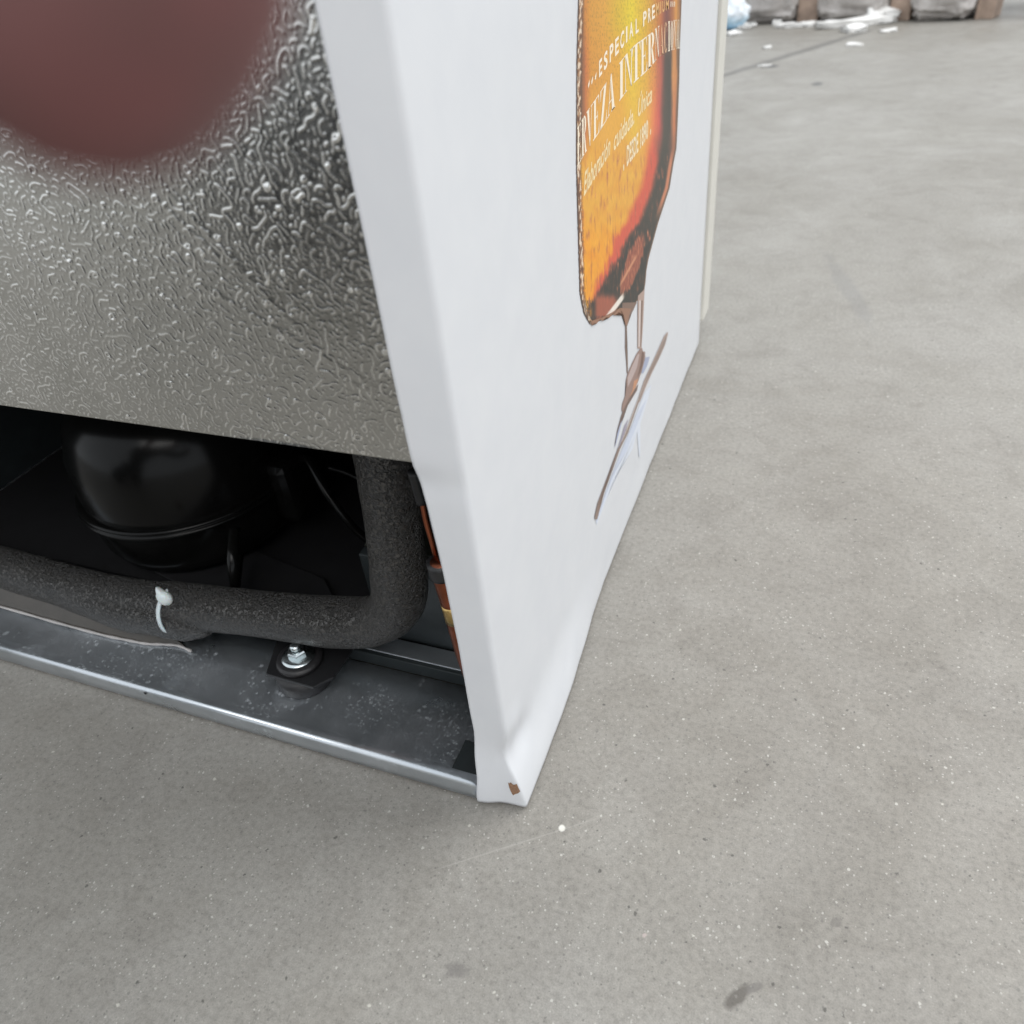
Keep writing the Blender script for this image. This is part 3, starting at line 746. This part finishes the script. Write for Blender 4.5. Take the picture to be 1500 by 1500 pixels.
# condensed high-contrast capitals in a unit box; each glyph is a list of convex polygons
def R_(x0,y0,x1,y1): return [(x0,y0),(x1,y0),(x1,y1),(x0,y1)]
hs = 0.035
def ring(cx, cy, rx, ry, ix, iy, a0=0, a1=360, n=20):
    out = []
    for k in range(n):
        A = math.radians(a0+(a1-a0)*k/n); B = math.radians(a0+(a1-a0)*(k+1)/n)
        out.append([(cx+rx*math.cos(A),cy+ry*math.sin(A)),(cx+rx*math.cos(B),cy+ry*math.sin(B)),(cx+ix*math.cos(B),cy+iy*math.sin(B)),(cx+ix*math.cos(A),cy+iy*math.sin(A))])
    return out
G = {
'E':[R_(.14,0,.44,1),R_(0,0,.14,hs),R_(0,1-hs,.14,1),R_(.44,0,.95,hs),R_(.44,1-hs,.92,1),[(.80,hs),(.95,hs),(.97,.27),(.93,.27)],[(.80,1-hs),(.92,1-hs),(.93,.75),(.89,.75)],R_(.44,.48,.68,.52),R_(.66,.38,.72,.62)],
'I':[R_(.25,0,.75,1),R_(.05,0,.25,hs),R_(.75,0,.95,hs),R_(.05,1-hs,.25,1),R_(.75,1-hs,.95,1)],
'T':[R_(.36,0,.64,1),R_(.2,0,.36,hs),R_(.64,0,.8,hs),R_(.02,1-hs,.36,1),R_(.64,1-hs,.98,1),[(.02,1-hs),(.14,1-hs),(.06,.76),(.02,.76)],[(.86,1-hs),(.98,1-hs),(.98,.76),(.94,.76)]],
'N':[R_(.12,0,.18,1),R_(.0,0,.32,hs),R_(.0,1-hs,.12,1),[(.13,1),(.36,1),(.88,0),(.80,0)],R_(.80,0,.88,1),R_(.68,1-hs,1,1)],
'V':[[(.08,1),(.40,1),(.62,.0),(.52,.0)],[(.52,0),(.58,0),(.90,1),(.82,1)],R_(0,1-hs,.5,1),R_(.7,1-hs,1,1)],
'A':[[(.44,1),(.52,1),(.16,0),(.10,0)],[(.44,1),(.54,1),(.92,0),(.60,0)],R_(0,0,.3,hs),R_(.5,0,1,hs),R_(.24,.30,.68,.335)],
'Z':[[(.05,0),(.38,0),(.95,1),(.62,1)],R_(.05,0,.95,hs),R_(.08,1-hs,.95,1),[(.82,hs),(.95,hs),(.98,.28),(.94,.28)],[(.08,.72),(.12,.72),(.22,1-hs),(.08,1-hs)]],
'R':[R_(.12,0,.40,1),R_(0,0,.52,hs),R_(0,1-hs,.12,1)]+ring(.46,.745,.40,.255,.14,.215,-90,90,12)+[[(.46,.52),(.64,.50),(.92,.0),(.66,.0)],R_(.9,0,1,hs)],
'C':ring(.5,.5,.46,.5,.18,.46,50,310,24)+[[(.82,.68),(.88,.68),(.88,1),(.84,1)],[(.80,.0),(.86,.0),(.88,.30),(.84,.30)]],
'O':ring(.5,.5,.46,.5,.18,.46,0,360,28),
'L':[R_(.14,0,.44,1),R_(0,0,.14,hs),R_(0,1-hs,.56,1),R_(.44,0,.93,hs),[(.80,hs),(.93,hs),(.96,.28),(.92,.28)]],
}
big = [('E',845.6,851.3),('R',851.8,859.6),('V',859.2,868.2),('E',868.8,878.2),('Z',878.6,889),('A',889.4,901.2),('I',906.6,914),('N',914.4,927),('T',925.5,938.3),('E',938.4,948.2),('R',948.6,959.8),('N',959.2,966),('A',966.2,972.4),('C',972.8,977.6),('I',978.6,981.6),('O',982.2,986.4),('N',986.6,991),('A',991.2,993.6),('L',993.8,995.8)]
INK_W = (250,236,212)
def letter_polys(lst, bf, hf, rgb):
    out = []
    for ch, x0, x1 in lst:
        for poly in G[ch]:
            pts = []
            for u, v in poly:
                x = x0+(x1-x0)*u; pts.append((x, bf(x) - v*hf(x)))
            k_ = 1.0 if not (960 < x0 < 978 and hf is h_big) else 0.45
            out.append((tuple(a*k_+b*(1-k_) for a, b in zip(rgb, (215,140,80))), pts))
    return out
def ink_flat(name, polys, off):
    bm = bmesh.new(); cl = bm.loops.layers.float_color.new('Ink')
    for rgb, poly in polys:
        f = bm.faces.new([bm.verts.new(on(x, y, 0, off)) for x, y in poly])
        for l in f.loops: l[cl] = (*lin(rgb), 1)
    me = bpy.data.meshes.new(name); bm.to_mesh(me); bm.free(); me.materials.append(PRINT)
    o = bpy.data.objects.new(name, me); link(o); o.parent = side; return o
ink_flat('lettering', letter_polys(big, base_big, h_big, INK_W), 0.00042)['label'] = 'printed words CERVEZA INTERNACIONAL'

def font_polys(txt, offset=0.0, shear=0.0):
    cu_ = bpy.data.curves.new('t', 'FONT'); cu_.body = txt; cu_.resolution_u = 3; cu_.offset = offset; cu_.shear = shear
    ob = bpy.data.objects.new('t', cu_); link(ob); bpy.context.view_layer.update()
    me = ob.evaluated_get(bpy.context.evaluated_depsgraph_get()).to_mesh()
    V = [tuple(v.co[:2]) for v in me.vertices]; F = [tuple(p.vertices) for p in me.polygons]
    bpy.data.objects.remove(ob)
    xs = [v[0] for v in V]; x0, x1 = min(xs), max(xs)
    return [((x-x0)/(x1-x0), y/0.73) for x, y in V], F
def text_on(name, items, bf, hf, rgb, off):
    """items: (text, px0, px1, bold, shear)"""
    verts=[]; faces=[]
    for txt, x0, x1, bold, shear in items:
        V, F = font_polys(txt, bold, shear); b = len(verts)
        for u, v in V:
            x = x0+(x1-x0)*u; verts.append(on(x, bf(x)-v*hf(x), 0, off))
        faces += [tuple(b+i for i in f) for f in F]
    o = mesh_obj(name, verts, faces, PRINT, side)
    ca = o.data.color_attributes.new('Ink','FLOAT_COLOR','POINT')
    ca.data.foreach_set('color', np.tile(np.array((*lin(rgb),1), np.float32), len(verts)))
    return o
base_sm = curve_f([(860,133),(870,122),(880,110),(887,100),(895,89),(903,80),(911,70),(918,61),(925,54),(933,48),(944,37),(951,31.5),(957,27),(963,22),(975,15),(990,9)])
h_sm = curve_f([(870,24),(900,25),(930,22),(945,21),(960,20),(985,12)])
sm = [(c,a,b,0.03,0) for c,a,b in [('E',877.5,882),('S',884.5,890),('P',893,898.6),('E',901,906.4),('C',908.6,914.2),('I',916.8,919),('A',921.8,927.6),('L',931,935.4),('P',942,947.2),('R',949.2,953.4),('E',955,959.2),('M',960.8,965.6),('I',967.2,968.4),('U',970.2,973.6),('M',975.4,979.6)]]
text_on('lettering', sm[:11], base_sm, h_sm, INK_W, 0.00042)['label'] = 'printed words ESPECIAL PRE'
text_on('lettering', sm[11:], base_sm, h_sm, (232,180,110), 0.00042)['label'] = 'faded printed letters MIUM'
for x in (862.6, 867.4, 872.6):
    ink_flat('star_print', [(INK_W, [(x-1.1,base_sm(x)-1),(x+0.1,base_sm(x)-3),(x+1.0,base_sm(x)-8),(x+1.2,base_sm(x)-14),(x-.1,base_sm(x)-10),(x-1.2,base_sm(x)-6)])], 0.00042)
for x in (982.8, 985.6, 988.2): ink_flat('star_print', [(INK_W, [(x-.6,10),(x+.4,9.6),(x+.6,2),(x-.4,2.4)])], 0.00042)
base_s1 = curve_f([(854,289),(893,226),(899,221),(929,180),(934,172),(955,148)])
h_s1 = curve_f([(854,34),(893,30),(930,27),(955,26)])
text_on('lettering', [('Elaboración',855,894,0.022,0.3),('cuidada.',899,929,0.022,0.3),('Única',934.5,955,0.022,0.3)], base_s1, h_s1, (246,222,170), 0.00042)['label'] = 'printed slanting words Elaboración cuidada. Única'
base_de = curve_f([(912,249),(918,243),(935,221),(938,217),(949,201),(954,193)])
text_on('lettering', [('DESDE',918,935,0.03,0),('1890',937.8,949.4,0.03,0),('.',912.8,914.4,0.06,0),('.',952.2,953.6,0.06,0)], base_de, curve_f([(912,30),(955,27)]), (247,226,186), 0.00042)['label'] = 'printed words DESDE 1890'

# ------------------------------------------------------------------ far end of the hall floor
WOOD = simple('brown_pallet_wood', (0.36,0.27,0.215), 0.75, 0, 0.3, 20, 0.3, 0.3, 80)
def make_film():
    M = Mat('crumpled_grey_plastic', (0.42,0.40,0.38), 0.3, 0, 0.5)
    n1 = M.noise(7, 4, 0.6, 1.0)
    M.color(M.ramp(n1, [(0.3, (0.30,0.275,0.255)), (0.55, (0.46,0.43,0.41)), (0.75, (0.66,0.64,0.62))]))
    M.bump(M.noise(28, 4, 0.7, 1.5), 0.6, 0.01); return M.m
CRUMP = make_film()
STYRO = simple('white_polystyrene', (0.80,0.79,0.77), 0.8, 0, 0.3, 60, 0.04, 0.2, 300)
BG0 = Vector((-0.40, 3.57, 0)); BGD = Vector((0.62, -0.22, 0)).normalized(); BGN = Vector((-BGD.y, BGD.x, 0))
def bgp(px):   # point on the pallet's front line under photo column px
    d = ray(px, 35); d2 = Vector((d.x, d.y)); 
    A = Vector((BGD.x, BGD.y)); r_ = Vector((CAM_T.x-BG0.x, CAM_T.y-BG0.y))
    # solve CAM + s d = BG0 + t BGD
    det = d2.x*(-A.y) + A.x*d2.y
    t = (d2.x*(-(-r_.y)) - d2.y*(-(-r_.x)))/1.0
    import numpy as _n
    s_, t_ = _n.linalg.solve(_n.array([[d2.x, -A.x],[d2.y, -A.y]]), _n.array([-r_.x, -r_.y]))
    return float(t_)
pal = link(bpy.data.objects.new('wooden_pallet', None)); pal.location = BG0; pal.rotation_euler = (0,0,math.atan2(BGD.y, BGD.x))
tag(pal, 'brown wooden pallet at the far edge of the floor, its feet between grey plastic bundles', 'pallet')
t0 = bgp(1060); t1 = bgp(1540)
feet = [(1058,1077),(1166,1196),(1299,1330),(1425,1452)]
for a, b in feet:
    ta, tb = bgp(a), bgp(b); box('block', (ta, 0, 0.0), (tb, 0.10, 0.20), WOOD, pal, 0.004)
for k in range(3):
    box('deck_board', (t0-0.25, 0.0+0.14*k, 0.202), (t1+0.02, 0.10+0.14*k, 0.224), WOOD, pal, 0.003)
def bundle(a, b, label, seed, h=0.62):
    ta, tb = bgp(a)+0.004, bgp(b)-0.004; w = tb-ta
    bm = bmesh.new(); bmesh.ops.create_icosphere(bm, subdivisions=5, radius=1)
    for v in bm.verts:
        p = v.co.copy()
        q_ = Vector([math.copysign(abs(c)**0.45, c) for c in p])
        q_ = Vector((q_.x*w*0.5, q_.y*0.10, q_.z*0.095+0.098))
        f = noise.fractal(Vector((p.x*2.1+seed, p.y*2.1, p.z*2.4)), 0.8, 2.1, 5)
        r2_ = noise.ridged_multi_fractal(Vector((p.x*1.5, p.y*1.5+seed, p.z*2.2)), 0.9, 2.2, 4, 1.0, 2.0)
        q_ += p*(0.014*f + 0.012*(r2_-1)); q_.z = max(q_.z, 0.001)
        q_.x = min(max(q_.x, -w*0.5), w*0.5)
        v.co = q_
    o = bm_obj('plastic_bundle', bm, CRUMP, None, True)
    c = BG0 + BGD*(ta+tb)/2 + BGN*0.055; o.location = (c.x, c.y, 0); o.rotation_euler = (0,0,math.atan2(BGD.y, BGD.x))
    tag(o, label, 'plastic bundle', 'crumpled grey plastic bundles under the pallet')
bundle(1076, 1168, 'crumpled greyish plastic bundle left of the brown pallet foot, beside the blue and white bag', 1.0)
bundle(1195, 1300, 'crumpled greyish plastic bundle right of the brown pallet foot, behind the long white foam strip', 4.3)
bundle(1329, 1426, 'crumpled greyish plastic bundle furthest to the right under the pallet', 8.3)

def chip(name, px, py, lx, ly, lz, ang, label, cat, mat=STYRO, seed=0, group='scraps of white packing foam on the floor'):
    p = on(px, py, 2, 0); bm = bmesh.new(); bmesh.ops.create_cube(bm, size=1)
    bmesh.ops.subdivide_edges(bm, edges=bm.edges, cuts=5, use_grid_fill=True)
    for v in bm.verts:
        n_ = noise.noise_vector(Vector((v.co.x*lx*9, v.co.y*ly*9, v.co.z*2))*3 + Vector((seed, 0, 0)))
        v.co = Vector((v.co.x*lx, v.co.y*ly, (v.co.z+.5)*lz)) + n_*0.22*min(lx, ly)
        v.co.z = max(v.co.z, 0.0005)
    o = bm_obj(name, bm, mat, None, True); o.location = (p.x, p.y, 0); o.rotation_euler = (0,0,ang)
    tag(o, label, cat, group); return o
aa = math.atan2(BGD.y, BGD.x)
chip('foam_strip', 1166, 39, 0.14, 0.05, 0.012, aa+.2, 'short white foam strip lying in front of the brown pallet foot', 'foam strip', seed=1)
chip('foam_strip', 1250, 38, 0.25, 0.05, 0.022, aa+.55, 'long white foam strip at the far edge of the floor before the plastic bundle', 'foam strip', seed=2)
chip('foam_scrap', 1250, 46, 0.06, 0.07, 0.018, 0.5, 'white foam scrap just in front of the middle of the long foam strip', 'foam scrap', seed=3)
chip('foam_scrap', 1290, 32, 0.10, 0.07, 0.04, 0.2, 'lumpy white foam scrap on the right end of the long foam strip', 'foam scrap', seed=4)
chip('foam_scrap', 1088, 41, 0.09, 0.06, 0.012, 1.0, 'flat white foam scrap at the foot of the blue and white bag', 'foam scrap', seed=5)
chip('foam_scrap', 1075, 51, 0.04, 0.05, 0.010, 0.6, 'small white foam scrap nearest to the cooler door edge', 'foam scrap', seed=6)
chip('foam_scrap', 1252, 67, 0.048, 0.022, 0.007, -.3, 'flat oval white foam scrap alone on the floor in front of the long strip', 'foam scrap', seed=7)
chip('foam_scrap', 1124, 71, 0.022, 0.03, 0.006, .3, 'tiny round white foam crumb on the open floor, upper left of the greyish flake', 'foam scrap', seed=8)
chip('foam_scrap', 1120, 97, 0.035, 0.022, 0.003, .9, 'thin greyish flake on the open floor near the dark joint line', 'foam scrap', STYRO, 9)
chip('foam_scrap', 1301, 46, 0.05, 0.03, 0.006, .2, 'pale foam scrap at the right end of the scattered scraps', 'foam scrap', seed=10)
chip('foam_scrap', 1138, 36, 0.035, 0.03, 0.014, .2, 'small pale foam scrap between the bag and the short foam strip', 'foam scrap', seed=11)
# blue and white plastic bag by the pallet's left foot
def make_bag():
    M = Mat('blue_and_white_plastic', (0.8,0.85,0.9), 0.3, 0, 0.5)
    sp = M.n.new('ShaderNodeSeparateXYZ'); M.L(M.co(), sp.inputs[0])
    z = M.math('ADD', sp.outputs[2], M.math('MULTIPLY', M.math('SUBTRACT', M.noise(14, 3), 0.5), 0.05))
    M.color(M.ramp(M.math('MULTIPLY', z, 10.0), [(0.0, (0.10,0.16,0.30)), (0.12, (0.30,0.56,0.80)), (0.30, (0.55,0.75,0.90)), (0.52, (0.80,0.85,0.90))]))
    return M.m
bm = bmesh.new(); bmesh.ops.create_icosphere(bm, subdivisions=4, radius=1)
for v in bm.verts:
    p = v.co; q_ = Vector((p.x*0.055, p.y*0.04, p.z*0.055+0.052)); q_ += p*0.012*noise.fractal(p*2.2, 0.8, 2.1, 4); q_.z = max(q_.z, 0.001); v.co = q_
bag = bm_obj('plastic_bag', bm, make_bag(), None, True); pb = on(1074, 43, 2, 0); bag.location = (pb.x, pb.y, 0)
tag(bag, 'crumpled blue and white plastic bag on the floor beside the left pallet foot', 'plastic bag')

# ------------------------------------------------------------------ the photographer, fingertip over the lens
SKIN = Mat('skin', (0.215,0.095,0.085), 0.6, 0, 0.3, Subsurface_Weight=0.0); SKIN.bump(SKIN.noise(900,3), 0.15, 0.0004); SKIN.color(SKIN.ramp(SKIN.noise(70,2), [(0.35, (0.145,0.078,0.074)), (0.65, (0.235,0.092,0.092))]))
SKIN.b.inputs['Subsurface Radius'].default_value = (0.006, 0.002, 0.001); SKIN = SKIN.m
TROUS = simple('dark_navy_trousers', (0.018,0.020,0.026), 0.85, 0, 0.2, 50, 0.25, 0.2, 300)
JACK = simple('black_work_jacket', (0.016,0.016,0.018), 0.8, 0, 0.2, 50, 0.25, 0.2, 300)
def skin_obj(name, joints, edges, root, mat, parent, sub=2):
    bm = bmesh.new(); sl = bm.verts.layers.skin.verify(); vs = []
    for i, j in enumerate(joints):
        v = bm.verts.new(j[0]); r = j[1]; v[sl].radius = (r, r) if isinstance(r, float) else r
        v[sl].use_root = (i == root); vs.append(v)
    for a, b in edges: bm.edges.new((vs[a], vs[b]))
    me = bpy.data.meshes.new(name); bm.to_mesh(me); bm.free()
    o = bpy.data.objects.new(name, me); link(o)
    o.modifiers.new('skin', 'SKIN').use_smooth_shade = True
    s = o.modifiers.new('sub', 'SUBSURF'); s.levels = sub; s.render_levels = sub
    me.materials.append(mat); o.parent = parent
    return o
def camp(x, y, z):    # camera right, down, forward offsets in metres
    return CAM_T + RX*x + RY*y + RZ*z
person = link(bpy.data.objects.new('person', None)); person.location = (0,0,0)
tag(person, 'blurred pink fingertip reaching over the top left corner, close to the lens', 'person')
tip = camp(-0.0109, -0.0176, 0.031); d1 = camp(-0.027, -0.030, 0.030); d2 = camp(-0.052, -0.043, 0.022); kn = camp(-0.078, -0.036, 0.002)
palm = camp(-0.098, -0.012, -0.012); wrist = camp(-0.115, 0.040, -0.045)
lelb = Vector((-0.24,-0.60,0.42)); lsho = Vector((-0.28,-0.88,0.74)); neck = Vector((-0.12,-0.92,0.82)); head = Vector((-0.06,-0.86,0.95))
rsho = Vector((0.06,-0.98,0.76)); relb = Vector((0.34,-0.62,0.44)); rwr = camp(0.085, 0.115, -0.055); rpalm = camp(0.062, 0.075, -0.022)
J = [(Vector((-0.44,-1.02,0.32)),0.12),(Vector((-0.26,-0.98,0.58)),0.13),(neck,0.055),(head,(0.078,0.10)),(Vector((-0.06,-0.84,1.04)),0.06),
     (lsho,0.055),(lelb,0.040),(wrist,0.026),(palm,(0.034,0.015)),
     (kn,0.0098),(d2,0.0090),(d1,0.0096),(tip,0.0094),
     (camp(-0.085,-0.018,-0.006),0.0098),(camp(-0.062,-0.012,-0.013),0.009),(camp(-0.048,-0.006,-0.014),0.008),
     (camp(-0.083,0.004,-0.008),0.0095),(camp(-0.060,0.010,-0.014),0.0088),(camp(-0.046,0.014,-0.014),0.0078),
     (camp(-0.082,0.024,-0.010),0.0085),(camp(-0.062,0.030,-0.015),0.0078),(camp(-0.050,0.033,-0.015),0.007),
     (rsho,0.055),(relb,0.040),(rwr,0.026),(rpalm,(0.034,0.015)),
     (camp(0.052,0.045,-0.010),0.0095),(camp(0.042,0.020,-0.012),0.0085),
     (camp(0.040,0.062,-0.014),0.009),(camp(0.022,0.056,-0.015),0.008),
     (camp(0.038,0.082,-0.016),0.009),(camp(0.020,0.080,-0.016),0.008),
     (Vector((-0.56,-0.98,0.27)),0.100),(Vector((-0.72,-0.70,0.11)),0.088),(Vector((-0.70,-0.98,0.065)),0.055),(Vector((-0.69,-1.16,0.05)),0.04),
     (Vector((-0.36,-0.98,0.27)),0.100),(Vector((-0.40,-0.66,0.11)),0.088),(Vector((-0.42,-0.95,0.065)),0.055),(Vector((-0.43,-1.12,0.05)),0.04)]
Eg = [(0,1),(1,2),(2,3),(3,4),(1,5),(5,6),(6,7),(7,8),(8,9),(9,10),(10,11),(11,12),(8,13),(13,14),(14,15),(8,16),(16,17),(17,18),(8,19),(19,20),(20,21),
      (1,22),(22,23),(23,24),(24,25),(25,26),(26,27),(25,28),(28,29),(25,30),(30,31),(0,32),(32,33),(33,34),(34,35),(0,36),(36,37),(37,38),(38,39)]
skin_obj('body', J, Eg, 0, SKIN, person)
def grow(idx, k, extra):
    mp_ = {i: n_ for n_, i in enumerate(idx)}; js = []
    for i in idx:
        r = J[i][1]; r = r if isinstance(r, float) else r[0]; js.append((J[i][0], r*k+extra))
    return js, [(mp_[a], mp_[b]) for a, b in Eg if a in mp_ and b in mp_]
js, es = grow([0,1,5,6,22,23], 1.05, 0.02)
js += [(lelb.lerp(wrist, .85), 0.042), (relb.lerp(rwr, .85), 0.042)]; es += [(3, 6), (5, 7)]
skin_obj('jacket', js, es, 0, JACK, person)
js, es = grow([0,32,33,34,36,37,38], 1.05, 0.016)
skin_obj('trousers', js, es, 0, TROUS, person)
for sx in (-0.69, -0.43):
    b = box('shoe', (sx-0.047,-1.34,0.004),(sx+0.047,-1.10,0.085), BLACK_MATT, person, 0.03)
HAIR = simple('dark_hair', (0.03,0.02,0.015), 0.6)
bm = bmesh.new(); bmesh.ops.create_icosphere(bm, subdivisions=3, radius=1)
for v in bm.verts: v.co = Vector((-0.06,-0.895,1.005)) + Vector((v.co.x*.092, v.co.y*.105, v.co.z*.085))
bm_obj('hair', bm, HAIR, person, True)
